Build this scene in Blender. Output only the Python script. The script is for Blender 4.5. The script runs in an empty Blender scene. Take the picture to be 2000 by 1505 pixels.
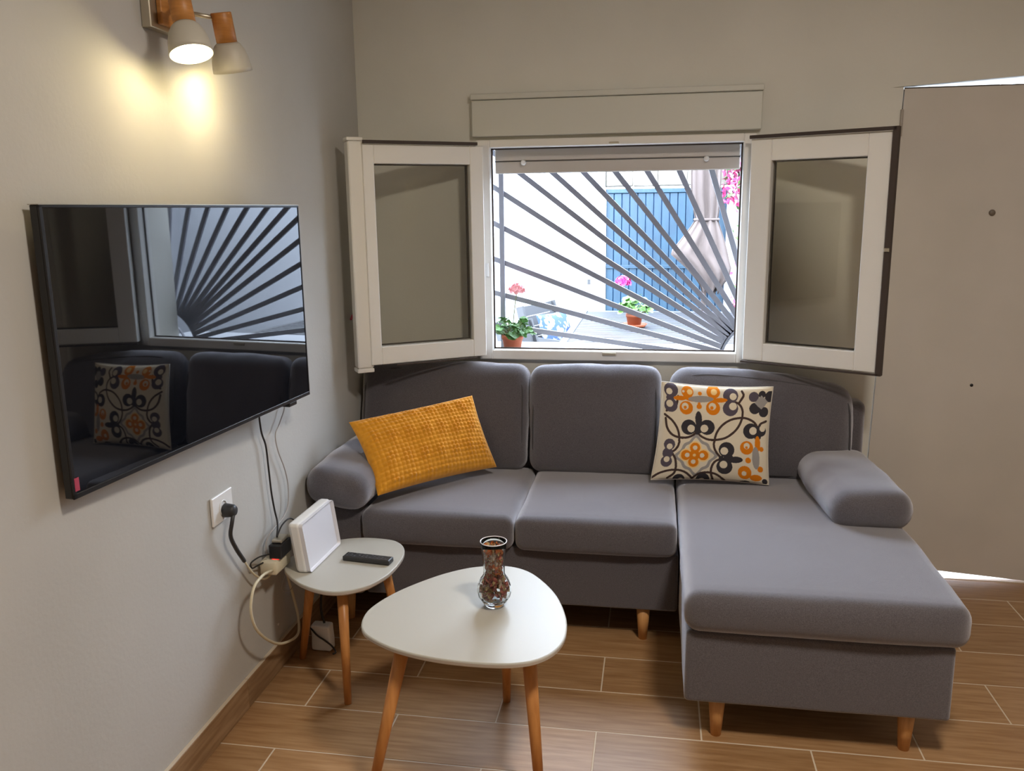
import bpy, bmesh, math, random
import numpy as np
from mathutils import Vector, Matrix, noise
R = random.Random(7)
PI = math.pi
S = bpy.context.scene
COL = S.collection

# ------------------------------------------------------------------ camera
cd = bpy.data.cameras.new('camera'); cam = bpy.data.objects.new('camera', cd); COL.objects.link(cam)
cr = Vector((0.98623871, 0.16485288, -0.0125196)); cdn = Vector((0.02128709, -0.20171625, -0.97921265)); cf = Vector((-0.16395143, 0.96547091, -0.20244961))
M = Matrix.Identity(4)
for i in range(3):
    M[i][0] = cr[i]; M[i][1] = -cdn[i]; M[i][2] = -cf[i]
M.translation = Vector((1.2913, -3.6869, 1.5852))
cam.matrix_world = M
cd.sensor_width = 36; cd.lens = 29.874; cd.clip_start = .05; cd.clip_end = 200
S.camera = cam

# ------------------------------------------------------------------ sky, lights, exposure
SKY = 23
w = bpy.data.worlds.new('sky'); S.world = w; w.use_nodes = True
bg = w.node_tree.nodes['Background']; bg.inputs[0].default_value = (.72, .84, 1, 1); bg.inputs[1].default_value = SKY
S.view_settings.view_transform = 'Standard'; S.view_settings.look = 'None'
S.view_settings.gamma = 1; S.view_settings.exposure = .4; S.view_settings.use_curve_mapping = False
S.cycles.max_bounces = 14; S.cycles.diffuse_bounces = 6; S.cycles.glossy_bounces = 6; S.cycles.transmission_bounces = 14
S.cycles.transparent_max_bounces = 12; S.cycles.sample_clamp_indirect = 6; S.cycles.caustics_reflective = False; S.cycles.caustics_refractive = True
S.cycles.use_denoising = True

def area(name, loc, rot, sx, sy, power, color=(1, 1, 1), portal=False):
    l = bpy.data.lights.new(name, 'AREA'); l.shape = 'RECTANGLE'; l.size = sx; l.size_y = sy; l.energy = power; l.color = color
    if portal: l.cycles.is_portal = True
    o = bpy.data.objects.new(name, l); COL.objects.link(o); o.location = loc; o.rotation_euler = rot
    return o
area('window_portal', (1.105, .30, 1.38), (PI / 2, 0, PI), 1.30, .95, 1, portal=True)   # samples the sky through the open window

# ------------------------------------------------------------------ materials
def mat(name, col, rough=.6, metal=0, col2=None, scale=20, stretch=(1, 1, 1), bump=0, bscale=200, spec=.5, detail=4, rnd=0, coat=0, lo=.35, hi=.65, hue=0, sheen=0):
    m = bpy.data.materials.new(name); m.use_nodes = True; nt = m.node_tree; N = nt.nodes; Lk = nt.links
    b = N['Principled BSDF']; b.inputs['Base Color'].default_value = (*col, 1); b.inputs['Roughness'].default_value = rough
    b.inputs['Metallic'].default_value = metal; b.inputs['Specular IOR Level'].default_value = spec
    b.inputs['Coat Weight'].default_value = coat; b.inputs['Sheen Weight'].default_value = sheen; b.inputs['Sheen Roughness'].default_value = .5; b.inputs['Sheen Tint'].default_value = (.92, .92, 1, 1)
    tc = N.new('ShaderNodeTexCoord')
    out = None
    if col2 or rnd:
        mp = N.new('ShaderNodeMapping'); mp.inputs['Scale'].default_value = stretch
        Lk.new(tc.outputs['Object'], mp.inputs[0]); vec = mp.outputs[0]
        if rnd:
            oi = N.new('ShaderNodeObjectInfo'); ad = N.new('ShaderNodeVectorMath'); ad.operation = 'ADD'
            sc = N.new('ShaderNodeMath'); sc.operation = 'MULTIPLY'; sc.inputs[1].default_value = 50
            Lk.new(oi.outputs['Random'], sc.inputs[0]); Lk.new(vec, ad.inputs[0]); Lk.new(sc.outputs[0], ad.inputs[1]); vec = ad.outputs[0]
        nz = N.new('ShaderNodeTexNoise'); nz.inputs['Scale'].default_value = scale; nz.inputs['Detail'].default_value = detail
        Lk.new(vec, nz.inputs['Vector'])
        rp = N.new('ShaderNodeValToRGB'); rp.color_ramp.elements[0].position = lo; rp.color_ramp.elements[1].position = hi
        rp.color_ramp.elements[0].color = (*col, 1); rp.color_ramp.elements[1].color = (*(col2 or col), 1)
        Lk.new(nz.outputs['Fac'], rp.inputs[0]); out = rp.outputs[0]
        if rnd:
            hs = N.new('ShaderNodeHueSaturation'); mr = N.new('ShaderNodeMapRange'); mr.inputs[3].default_value = 1 - rnd; mr.inputs[4].default_value = 1 + rnd
            Lk.new(oi.outputs['Random'], mr.inputs[0]); Lk.new(mr.outputs[0], hs.inputs['Value']); Lk.new(out, hs.inputs['Color']); out = hs.outputs[0]
        Lk.new(out, b.inputs['Base Color'])
    if bump:
        n2 = N.new('ShaderNodeTexNoise'); n2.inputs['Scale'].default_value = bscale; n2.inputs['Detail'].default_value = 3
        Lk.new(tc.outputs['Object'], n2.inputs['Vector'])
        bp = N.new('ShaderNodeBump'); bp.inputs['Strength'].default_value = bump; bp.inputs['Distance'].default_value = .002
        Lk.new(n2.outputs['Fac'], bp.inputs['Height']); Lk.new(bp.outputs[0], b.inputs['Normal'])
    return m

def emis(name, col, s):
    m = bpy.data.materials.new(name); m.use_nodes = True; b = m.node_tree.nodes['Principled BSDF']
    b.inputs['Base Color'].default_value = (*col, 1); b.inputs['Emission Color'].default_value = (*col, 1); b.inputs['Emission Strength'].default_value = s
    return m

def glass_pane(name, tint, rough=0.0, ior=1.5):
    m = bpy.data.materials.new(name); m.use_nodes = True; nt = m.node_tree; nt.nodes.clear()
    o = nt.nodes.new('ShaderNodeOutputMaterial'); mx = nt.nodes.new('ShaderNodeMixShader'); t = nt.nodes.new('ShaderNodeBsdfTransparent')
    g = nt.nodes.new('ShaderNodeBsdfGlossy'); f = nt.nodes.new('ShaderNodeFresnel'); f.inputs[0].default_value = ior
    t.inputs[0].default_value = (*tint, 1); g.inputs['Roughness'].default_value = rough
    nt.links.new(f.outputs[0], mx.inputs[0]); nt.links.new(t.outputs[0], mx.inputs[1]); nt.links.new(g.outputs[0], mx.inputs[2]); nt.links.new(mx.outputs[0], o.inputs[0])
    return m

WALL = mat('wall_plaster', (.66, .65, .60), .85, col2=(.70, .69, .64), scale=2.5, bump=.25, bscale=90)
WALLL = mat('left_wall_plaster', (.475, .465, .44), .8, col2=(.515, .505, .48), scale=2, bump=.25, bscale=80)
CEIL = mat('ceiling_paint', (.75, .74, .72), .9)
DOOR = mat('door_paint', (.56, .525, .48), .7, col2=(.60, .56, .515), scale=3, bump=.1, bscale=120)
TILE = mat('wood_look_tile', (.28, .145, .060), .42, col2=(.41, .245, .12), scale=5, stretch=(1.2, 14, 1), rnd=.10, spec=.32, bump=.06, bscale=150, detail=7, lo=.3, hi=.7)
GROUT = mat('grout', (.62, .52, .40), .9)
BASEB = mat('baseboard_tile', (.23, .13, .06), .45, col2=(.36, .23, .125), scale=5, stretch=(1, 1, 10), rnd=.08, detail=5)
FAB = mat('grey_melange_fabric', (.066, .059, .066), .95, col2=(.130, .117, .131), scale=420, bump=.5, bscale=900, spec=.15, detail=2, lo=.3, hi=.7, sheen=1)
FABD = mat('grey_seam_thread', (.07, .066, .072), .95)
PINE = mat('light_beech_wood', (.55, .27, .09), .45, col2=(.68, .36, .14), scale=8, stretch=(8, 8, 1))
LEGW = mat('orange_beech_wood', (.50, .20, .05), .4, col2=(.62, .28, .085), scale=7, stretch=(9, 9, 1))
WHITE = mat('white_lacquer', (.49, .475, .43), .42, spec=.35)
EDGE = mat('table_edge_lacquer', (.55, .50, .45), .4)
PVC = mat('white_window_pvc', (.78, .765, .735), .3)
PVCG = mat('shutter_box_pvc', (.60, .60, .55), .45)
ALU = mat('shutter_slat_aluminium', (.50, .46, .43), .4)
DARKG = mat('dark_rubber_gasket', (.045, .03, .024), .7)
STEEL = mat('grille_paint', (.15, .15, .18), .5)
STEELB = mat('brushed_nickel', (.55, .50, .40), .35, metal=.85)
LIGHTW = mat('lamp_oak_wood', (.42, .17, .04), .45, col2=(.55, .24, .06), scale=12, stretch=(1, 1, 8))
SHADE = mat('lamp_shade_metal', (.50, .47, .40), .45)
SHADEI = mat('lamp_shade_inner', (.9, .86, .75), .6)
BLACKP = mat('black_plastic', (.012, .012, .014), .35)
SCREEN = mat('dark_glossy_screen', (.004, .005, .008), .02, spec=.8)
PINK = mat('pink_sticker', (.42, .05, .10), .5)
GREYP = mat('charcoal_plastic', (.03, .03, .032), .45)
WHITEP = mat('white_plastic', (.80, .80, .80), .35)
LILAC = mat('router_front_plastic', (.74, .74, .80), .4)
CREAMP = mat('cream_plastic', (.74, .68, .52), .45)
CREAMC = mat('cream_cable', (.70, .63, .46), .5)
BLACKC = mat('black_cable', (.015, .013, .012), .5)
WHITEC = mat('pale_grey_cable', (.45, .42, .40), .5)
REDL = emis('red_switch_glow', (1, .03, .02), 1.6)
BTN = mat('remote_button', (.10, .10, .11), .5)
TERRA = mat('terracotta', (.30, .065, .028), .8, col2=(.36, .09, .04), scale=14)
TERRA2 = mat('bright_terracotta', (.22, .05, .014), .7)
SOIL = mat('soil', (.05, .035, .02), .95)
LEAF = mat('geranium_leaf', (.06, .17, .035), .6, col2=(.12, .27, .08), scale=30, rnd=.3)
LEAF2 = mat('bright_leaf', (.045, .13, .018), .6, col2=(.08, .18, .03), scale=30, rnd=.2)
STEM = mat('stem', (.16, .18, .07), .7)
PINKF = mat('pale_pink_petal', (.78, .38, .42), .6, rnd=.12)
MAGF = mat('magenta_petal', (.32, .008, .11), .6, rnd=.2)
BOUG = mat('bougainvillea_bract', (.30, .015, .085), .6, rnd=.2)
BOUG2 = mat('bougainvillea_light_bract', (.32, .06, .14), .6)
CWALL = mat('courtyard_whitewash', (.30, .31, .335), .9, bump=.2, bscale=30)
PAVE = mat('pale_paving', (.12, .12, .12), .8, col2=(.14, .14, .14), scale=3)
BLUE = mat('blue_gate_paint', (.005, .025, .048), .5, col2=(.008, .034, .060), scale=6, stretch=(6, 6, 1), rnd=.12)
STONE = mat('sandstone', (.12, .105, .085), .9, col2=(.155, .14, .115), scale=12, rnd=.08, bump=.4, bscale=30)
GREYW = mat('grey_painted_wood', (.025, .026, .029), .6)
TSLAT = mat('grey_table_slat', (.020, .021, .025), .5)
TFRAME = mat('grey_table_frame', (.026, .027, .031), .5)
CANVAS = mat('taupe_canvas', (.056, .041, .036), .9, col2=(.068, .050, .044), scale=5)
BPILL = mat('blue_white_cotton', (.014, .035, .14), .9, col2=(.15, .17, .21), scale=22, detail=1, lo=.50, hi=.55)
GOLD = mat('mustard_knit', (.64, .27, .015), .85, col2=(.74, .33, .025), scale=60, sheen=.3, spec=.2)
PIPING = mat('cream_piping', (.66, .60, .52), .9)
CONC = mat('grey_room_paint', (.6, .6, .6), .9)

# ------------------------------------------------------------------ builders
def setp(o, label=None, cat=None, group=None, kind=None):
    if label: o['label'] = label
    if cat: o['category'] = cat
    if group: o['group'] = group
    if kind: o['kind'] = kind
    return o

def empty(name, loc, label=None, cat=None, rz=0, group=None, kind=None):
    o = bpy.data.objects.new(name, None); COL.objects.link(o); o.location = loc; o.rotation_euler = (0, 0, rz); o.empty_display_size = .05
    return setp(o, label, cat, group, kind)

def mk(name, V, F, m, parent=None, smooth=False, loc=(0, 0, 0), rot=(0, 0, 0), mats=None, fm=None):
    me = bpy.data.meshes.new(name); me.from_pydata([tuple(v) for v in V], [], F); me.update()
    for mm in (mats or [m]): me.materials.append(mm)
    if fm is not None: me.polygons.foreach_set('material_index', fm)
    if smooth: me.polygons.foreach_set('use_smooth', [True] * len(me.polygons))
    o = bpy.data.objects.new(name, me); COL.objects.link(o); o.location = loc; o.rotation_euler = rot
    if parent: o.parent = parent
    return o

class MB:
    def __init__(s): s.V = []; s.F = []
    def add(s, V, F):
        b = len(s.V); s.V += [tuple(v) for v in V]; s.F += [tuple(b + i for i in f) for f in F]; return s
    def box(s, x0, x1, y0, y1, z0, z1):
        return s.add([(x, y, z) for x in (x0, x1) for y in (y0, y1) for z in (z0, z1)],
                     [(0, 1, 3, 2), (4, 6, 7, 5), (0, 4, 5, 1), (2, 3, 7, 6), (0, 2, 6, 4), (1, 5, 7, 3)])
    def cbox(s, x0, x1, y0, y1, z0, z1, c):           # chamfered box
        g = box_grid([x0, x0 + c, x1 - c, x1], [y0, y0 + c, y1 - c, y1], [z0, z0 + c, z1 - c, z1])
        cx, cy, cz = (x0 + x1) / 2, (y0 + y1) / 2, (z0 + z1) / 2; V = []
        for (x, y, z) in g[0]:
            nb = (x in (x0, x1)) + (y in (y0, y1)) + (z in (z0, z1))
            if nb >= 2:
                k = c * .42
                if x in (x0, x1): x += k if x < cx else -k
                if y in (y0, y1): y += k if y < cy else -k
                if z in (z0, z1): z += k if z < cz else -k
            V.append((x, y, z))
        return s.add(V, g[1])
    def prism(s, poly, z0, z1):                        # xy outline extruded in z
        n = len(poly); V = [(x, y, z0) for x, y in poly] + [(x, y, z1) for x, y in poly]
        return s.add(V, [tuple(range(n - 1, -1, -1)), tuple(range(n, 2 * n))] + [(i, (i + 1) % n, n + (i + 1) % n, n + i) for i in range(n)])
    def bar(s, a, b, w, t, up=(0, 1, 0)):              # flat bar between two points
        a = Vector(a); b = Vector(b); d = (b - a).normalized(); u = Vector(up); u = (u - d * u.dot(d)).normalized(); v = d.cross(u)
        V = [p + v * sx * w / 2 + u * sy * t / 2 for p in (a, b) for sx in (-1, 1) for sy in (-1, 1)]
        return s.add(V, [(0, 1, 3, 2), (4, 6, 7, 5), (0, 4, 5, 1), (2, 3, 7, 6), (0, 2, 6, 4), (1, 5, 7, 3)])
    def cyl(s, a, b, r0, r1=None, n=16):
        r1 = r0 if r1 is None else r1
        a = Vector(a); b = Vector(b); d = (b - a).normalized(); u = d.orthogonal().normalized(); v = d.cross(u)
        V = [p + (u * math.cos(2 * PI * i / n) + v * math.sin(2 * PI * i / n)) * r for p, r in ((a, r0), (b, r1)) for i in range(n)]
        return s.add(V, [tuple(range(n - 1, -1, -1)), tuple(range(n, 2 * n))] + [(i, (i + 1) % n, n + (i + 1) % n, n + i) for i in range(n)])
    def ball(s, c, r, sx=1, sy=1, sz=1, n=10):
        V = [(c[0], c[1], c[2] + r * sz)]; F = []
        m = n // 2
        for j in range(1, m):
            t = PI * j / m
            for i in range(n): V.append((c[0] + r * sx * math.sin(t) * math.cos(2 * PI * i / n), c[1] + r * sy * math.sin(t) * math.sin(2 * PI * i / n), c[2] + r * sz * math.cos(t)))
        V.append((c[0], c[1], c[2] - r * sz)); L = len(V) - 1
        for i in range(n):
            F.append((0, 1 + i, 1 + (i + 1) % n)); F.append((L, 1 + (m - 2) * n + (i + 1) % n, 1 + (m - 2) * n + i))
            for j in range(m - 2): F.append((1 + j * n + i, 1 + (j + 1) * n + i, 1 + (j + 1) * n + (i + 1) % n, 1 + j * n + (i + 1) % n))
        return s.add(V, F)
    def out(s, name, m, parent=None, smooth=False, loc=(0, 0, 0), rot=(0, 0, 0)):
        return mk(name, s.V, s.F, m, parent, smooth, loc, rot)

def box_grid(xs, ys, zs):
    idx = {}; V = []; F = []
    def vi(i, j, k):
        key = (i, j, k)
        if key not in idx: idx[key] = len(V); V.append((xs[i], ys[j], zs[k]))
        return idx[key]
    nx, ny, nz = len(xs) - 1, len(ys) - 1, len(zs) - 1
    for i in range(nx):
        for j in range(ny):
            F.append((vi(i, j, 0), vi(i, j + 1, 0), vi(i + 1, j + 1, 0), vi(i + 1, j, 0))); F.append((vi(i, j, nz), vi(i + 1, j, nz), vi(i + 1, j + 1, nz), vi(i, j + 1, nz)))
    for i in range(nx):
        for k in range(nz):
            F.append((vi(i, 0, k), vi(i + 1, 0, k), vi(i + 1, 0, k + 1), vi(i, 0, k + 1))); F.append((vi(i, ny, k), vi(i, ny, k + 1), vi(i + 1, ny, k + 1), vi(i + 1, ny, k)))
    for j in range(ny):
        for k in range(nz):
            F.append((vi(0, j, k), vi(0, j, k + 1), vi(0, j + 1, k + 1), vi(0, j + 1, k))); F.append((vi(nx, j, k), vi(nx, j + 1, k), vi(nx, j + 1, k + 1), vi(nx, j, k + 1)))
    return V, F

def axis(h, r, n=4, step=.035):
    c = [-h + r * (1 - math.cos(i / n * PI / 2)) if False else -h + r * math.tan(i / n * PI / 4) * 1.0 for i in range(n + 1)]
    m = max(2, int((2 * h - 2 * r) / step)); mid = [-h + r + (2 * h - 2 * r) * i / m for i in range(1, m)]
    return c + mid + [-v for v in reversed(c)]

def soft(name, cx, cy, cz, sx, sy, sz, r, m, parent, bulge=(0, 0, 0), fn=None, wr=.002, rot=None, n=4, step=.035, rr=None):
    """cushion: rounded box with puffed faces and faint wrinkles, world coordinates relative to the parent"""
    hx, hy, hz = sx / 2, sy / 2, sz / 2
    V, F = box_grid(axis(hx, r, n, step), axis(hy, r, n, step), axis(hz, min(r, hz * .98), n, step)); out = []
    rz = min(r, hz * .98)
    for v in V:
        p = Vector(v); q = Vector((max(-hx + r, min(hx - r, p.x)), max(-hy + r, min(hy - r, p.y)), max(-hz + rz, min(hz - rz, p.z))))
        d = Vector(((p.x - q.x) / r, (p.y - q.y) / r, (p.z - q.z) / rz))
        if d.length > 0:
            d.normalize(); p = q + Vector((d.x * r, d.y * r, d.z * rz))
        u, vv, ww = p.x / hx, p.y / hy, p.z / hz
        f = lambda a: max(0, 1 - a * a)
        p = p + Vector((bulge[0] * u * f(vv) * f(ww), bulge[1] * vv * f(u) * f(ww), bulge[2] * ww * f(u) ** .7 * f(vv) ** .7))
        if wr:
            w_ = noise.noise(Vector((cx, cy, cz)) * 7 + p * 6) * wr * 2 + noise.noise(p * 17 + Vector((cx * 5, 0, 3))) * wr
            nn = p.normalized(); p = p + nn * w_
        if fn: p = fn(p, u, vv, ww)
        if rot: p = rot @ p
        out.append(p + Vector((cx, cy, cz)))
    return mk(name, out, F, m, parent, True)

def smooth_path(P, n=8, closed=False):
    P = [Vector(p) for p in P]; out = []; L = len(P)
    rng = range(L if closed else L - 1)
    for i in rng:
        a, b, c, d = (P[(i - 1) % L] if closed or i > 0 else P[0] * 2 - P[1]), P[i], P[(i + 1) % L], (P[(i + 2) % L] if closed or i + 2 < L else P[-1] * 2 - P[-2])
        for k in range(n):
            t = k / n; out.append(.5 * ((2 * b) + (c - a) * t + (2 * a - 5 * b + 4 * c - d) * t * t + (3 * b - a - 3 * c + d) * t ** 3))
    if not closed: out.append(P[-1])
    return out

def tube_vf(P, r, seg=8, closed=False):
    V = []; F = []; n = len(P); up = None
    for i, p in enumerate(P):
        a = P[(i - 1) % n] if (closed or i > 0) else p; b = P[(i + 1) % n] if (closed or i < n - 1) else p
        d = (b - a).normalized()
        up = d.orthogonal().normalized() if up is None else (up - d * up.dot(d)).normalized()
        v = d.cross(up)
        for k in range(seg): V.append(p + (up * math.cos(2 * PI * k / seg) + v * math.sin(2 * PI * k / seg)) * r)
    for i in range(n if closed else n - 1):
        j = (i + 1) % n
        for k in range(seg): F.append((i * seg + k, i * seg + (k + 1) % seg, j * seg + (k + 1) % seg, j * seg + k))
    if not closed: F += [tuple(range(seg - 1, -1, -1)), tuple(range((n - 1) * seg, n * seg))]
    return V, F

def tube(name, P, r, m, parent=None, seg=8, closed=False, n=8, sm=True):
    P = smooth_path(P, n, closed) if sm else [Vector(p) for p in P]
    V, F = tube_vf(P, r, seg, closed); return mk(name, V, F, m, parent, True)

def lathe(name, prof, m, parent=None, n=32, loc=(0, 0, 0), closed=False, smooth=True, rotm=None):
    V = []; F = []
    for r, z in prof:
        for i in range(n): V.append(Vector((r * math.cos(2 * PI * i / n), r * math.sin(2 * PI * i / n), z)))
    L = len(prof)
    for j in range(L if closed else L - 1):
        for i in range(n):
            a, b, c, d = j * n + i, j * n + (i + 1) % n, ((j + 1) % L) * n + (i + 1) % n, ((j + 1) % L) * n + i
            F.append((a, b, c, d))
    if rotm: V = [rotm @ v for v in V]
    V = [v + Vector(loc) for v in V]
    o = mk(name, V, F, m, parent, smooth); return o

def align(d):                                         # rotation taking +z to d
    return Vector((0, 0, 1)).rotation_difference(Vector(d).normalized()).to_matrix()

# ================================================================== ROOM SHELL
XR, YF, ZC = 3.75, -5.7, 2.85
WT = .24
st = dict(kind='structure')
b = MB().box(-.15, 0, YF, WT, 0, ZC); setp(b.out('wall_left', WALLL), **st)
b = MB()
WX0, WX1, WZ0, WZ1 = .535, 1.675, .935, 1.875        # window opening
DX0, DX1, DZ1 = 2.185, 3.07, 2.045                   # door opening
b.box(-.15, WX0, 0, WT, 0, ZC); b.box(WX0, WX1, 0, WT, 0, WZ0); b.box(WX0, WX1, 0, WT, WZ1, ZC); b.box(WX1, DX0, 0, WT, 0, ZC)
b.box(DX1, XR + .15, 0, WT, 0, ZC)
b.add([(DX0, 0, 2.034), (DX1, 0, 2.085), (DX1, 0, ZC), (DX0, 0, ZC), (DX0, WT, 2.034), (DX1, WT, 2.085), (DX1, WT, ZC), (DX0, WT, ZC)],
      [(0, 1, 2, 3), (4, 7, 6, 5), (0, 4, 5, 1), (3, 2, 6, 7), (0, 3, 7, 4), (1, 5, 6, 2)])
b.box(2.10, 2.236, 0.001, .0295, 0, .01)
# slanting masonry cheek of the door opening (widens towards the top)
b.add([(DX0, 0, 0), (DX0, 0, 2.034), (2.231, 0, 2.034), (DX0, .05, 0), (DX0, .05, 2.034), (2.231, .05, 2.034)],
      [(0, 2, 1), (3, 4, 5), (0, 3, 5, 2), (0, 1, 4, 3), (1, 2, 5, 4)])
setp(b.out('wall_back', WALL), **st)
setp(MB().box(XR, XR + .15, YF, WT, 0, ZC).out('wall_right', WALL), **st)
setp(MB().box(-.15, XR + .15, YF - .15, YF, 0, ZC).out('wall_front', WALL), **st)
setp(MB().box(-.15, XR + .15, YF - .15, WT, ZC, ZC + .15).out('ceiling', CEIL), **st)
# floor: grout bed with single wood-look tiles
fl = setp(MB().box(-.15, XR + .15, YF - .15, WT, -.12, -.0007).out('floor', GROUT), **st)
tm = {}
TL, TW = .6365, .2258
def tile_mesh(l, wd):
    k = (round(l, 3), round(wd, 3))
    if k not in tm:
        g = MB().cbox(-l / 2, l / 2, -wd / 2, wd / 2, -.0085, 0, .0012)
        me = bpy.data.meshes.new('tile'); me.from_pydata(g.V, [], g.F); me.materials.append(TILE); tm[k] = me
    return tm[k]
row = 0
y1 = -1.318 + TW * 6
while y1 > YF:
    y0 = y1 - TW; ya, yb = max(y0, YF), min(y1, 0.0)
    if yb > ya + .01:
        off = .186 if round((y1 + 1.0922) / TW) % 2 == 0 else .5035
        x = off - TL * 2
        while x < XR:
            xa, xb = max(x, 0), min(x + TL, XR)
            if xb - xa > .02:
                o = bpy.data.objects.new('tile', tile_mesh(xb - xa - .004, yb - ya - .004)); COL.objects.link(o); o.parent = fl
                o.location = ((xa + xb) / 2, (ya + yb) / 2, R.uniform(-.0004, .0004))
            x += TL
    y1 -= TW
def skirt(name, a, b_, horizontal, pieces_at):
    o = empty(name, (0, 0, 0), kind='structure')
    cuts = [a] + pieces_at + [b_]
    for u, v in zip(cuts[:-1], cuts[1:]):
        if horizontal: MB().cbox(u + .001, v - .001, -.012, -.0005, .0005, .1, .002).out('tile', BASEB, o)
        else:
            MB().cbox(.0005, .012, u + .001, v - .001, .0005, .1, .002).out('tile', BASEB, o)
            MB().box(.0005, .0115, u + .001, v - .001, .1002, .1025).out('pale_edge', GROUT, o)
    return o
skirt('baseboard_left', YF + .01, -.014, False, [-1.354 + .6365 * k for k in range(-6, 3)])
skirt('baseboard_back', .002, 2.17, True, [.45, 1.08, 1.72])
# small scars on the left wall
setp(MB().cyl((-.001, -1.09, .16), (.002, -1.09, .16), .006, .004, 8).out('trim_1', WHITEP), label='tiny white filler dab low on the left wall', **st)
# unseen fill light, added under the ceiling to brighten the room
cl = empty('added_fill_light', (1.9, -2.55, ZC - .001), 'flat round white fill light added on the ceiling, out of the frame', 'lamp')
lathe('fill_light_base', [(0, 0), (.2, 0), (.2, -.03), (.19, -.04), (0, -.04)], WHITEP, cl)
l = bpy.data.lights.new('fill_light_area', 'AREA'); l.shape = 'DISK'; l.size = .38; l.energy = 36; l.color = (1, .90, .78)
lo = bpy.data.objects.new('fill_light_area', l); COL.objects.link(lo); lo.location = (0, 0, -.045); lo.parent = cl

# ================================================================== WINDOW
win = empty('window_1', (1.1, 0, WZ0), kind='structure')
IW = win.location
def rel(mb, base):
    mb.V = [(x - base[0], y - base[1], z - base[2]) for x, y, z in mb.V]; return mb
f = MB(); FX0, FX1, FZ0, FZ1 = WX0 - .008, WX1 + .006, WZ0, WZ1   # frame outer
OX0, OX1, OZ0, OZ1 = .586, 1.632, .978, 1.842
for (a, c_) in ((FX0, OX0), (OX1, FX1)): f.cbox(a, c_, -.03, .05, FZ0, FZ1, .004)
f.cbox(OX0, OX1, -.03, .05, FZ0, OZ0, .004); f.cbox(OX0, OX1, -.03, .05, OZ1, FZ1, .004)
rel(f, IW).out('frame', PVC, win)
f = MB()
for z0, z1 in ((OZ0 - .0, OZ0 + .006), (OZ1 - .006, OZ1)): f.box(OX0, OX1, .01, .016, z0, z1)
for x0, x1 in ((OX0, OX0 + .006), (OX1 - .006, OX1)): f.box(x0, x1, .01, .016, OZ0, OZ1)
rel(f, IW).out('gasket', DARKG, win)
f = MB().cbox(1.07, 1.13, -.036, -.029, FZ0 + .024, FZ0 + .038, .002); f.cbox(1.09, 1.13, -.034, -.029, FZ1 - .03, FZ1 - .02, .002); rel(f, IW).out('striker_plate', STEELB, win)
f = MB().cbox(OX0 - .022, OX0 - .01, -.04, -.029, 1.30, 1.36, .002); rel(f, IW).out('lock_keep', WHITEP, win)
PANE = glass_pane('double_glazing', (.985, .985, .955), 0, 1.55)
def sash(hx, hy, fx, fy, z0, z1, gl, gr, gb, gt, astragal, side):
    """hinged casement standing open; local x runs from the hinge to the free edge, y is the face thickness"""
    d = Vector((fx - hx, fy - hy, 0)); W = d.length; d.normalize()
    e = empty('sash', (hx - IW.x, hy - IW.y, z0 - IW.z), rz=math.atan2(d.y, d.x)); e.parent = win
    H = z1 - z0; sg = side                               # sg=+1 when the room side is local +y
    def bx(x0, x1, ya, yb, a, c_, ch=.003):
        m_ = MB(); lo_, hi_ = sorted((ya * sg, yb * sg)); m_.cbox(x0, x1, lo_, hi_, a, c_, ch); return m_
    fm = MB()
    for q in (bx(0, gl, -.03, .03, 0, H), bx(W - gr, W, -.03, .03, 0, H), bx(gl, W - gr, -.03, .03, 0, gb), bx(gl, W - gr, -.03, .03, H - gt, H)):
        fm.add(q.V, q.F)
    fm.out('sash_frame', PVC, e)
    gk = MB(); ov = .014
    for q in (bx(-.002, W + ov, -.045, -.031, H + .001, H + ov, .001), bx(-.002, W + ov, -.045, -.031, -ov * .6, -.001, .001), bx(W + .001, W + ov + .008, -.045, -.02, -ov * .6, H + ov, .001)) if not astragal else (bx(.03, W, -.045, -.031, H + .001, H + ov, .001), bx(.05, W * .8, -.045, -.031, -ov * .5, -.001, .001)):
        gk.add(q.V, q.F)
    gk.out('edge_seal', DARKG, e)
    gk = MB(); t = .005
    for q in (bx(gl, W - gr, .012, .02, H - gt - t, H - gt, .001), bx(gl, W - gr, .012, .02, gb, gb + t, .001), bx(gl, gl + t, .012, .02, gb, H - gt, .001), bx(W - gr - t, W - gr, .012, .02, gb, H - gt, .001)):
        gk.add(q.V, q.F)
    gk.out('glazing_bead', DARKG, e)
    pn = bx(gl - .005, W - gr + .005, -.002, .004, gb - .005, H - gt + .005, .001); pn.out('pane', PANE, e)
    if astragal:
        a = MB()
        for q in (bx(W - .012, W + .055, -.018, .042, -.012, H + .012, .006),): a.add(q.V, q.F)
        a.out('astragal', PVC, e)
        bx(W - .012, W + .058, -.02, .044, -.03, -.0125, .003).out('end_cap', PVC, e)
        bx(W - .006, W + .058, -.02, .044, H + .0125, H + .026, .003).out('end_cap', PVC, e)
    else:
        h = MB(); lo_ = -.052 * sg
        h.cbox(W + .002, W + .020, *sorted((-.05 * sg, -.046 * sg)), H * .515, H * .53, .001); h.out('lock_rail', STEELB, e)
    for z in (.10, H - .09):
        hg = MB().cyl((-.012, .034 * sg, z - .05), (-.012, .034 * sg, z + .05), .008, n=12); hg.out('hinge', WHITEP, e, True)
    return e
sash(.553, -.062, .128, -.352, .962, 1.846, .06, .045, .075, .075, True, -1)
sash(1.668, -.062, 2.135, -.318, .962, 1.846, .085, .085, .075, .085, False, 1)

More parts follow.
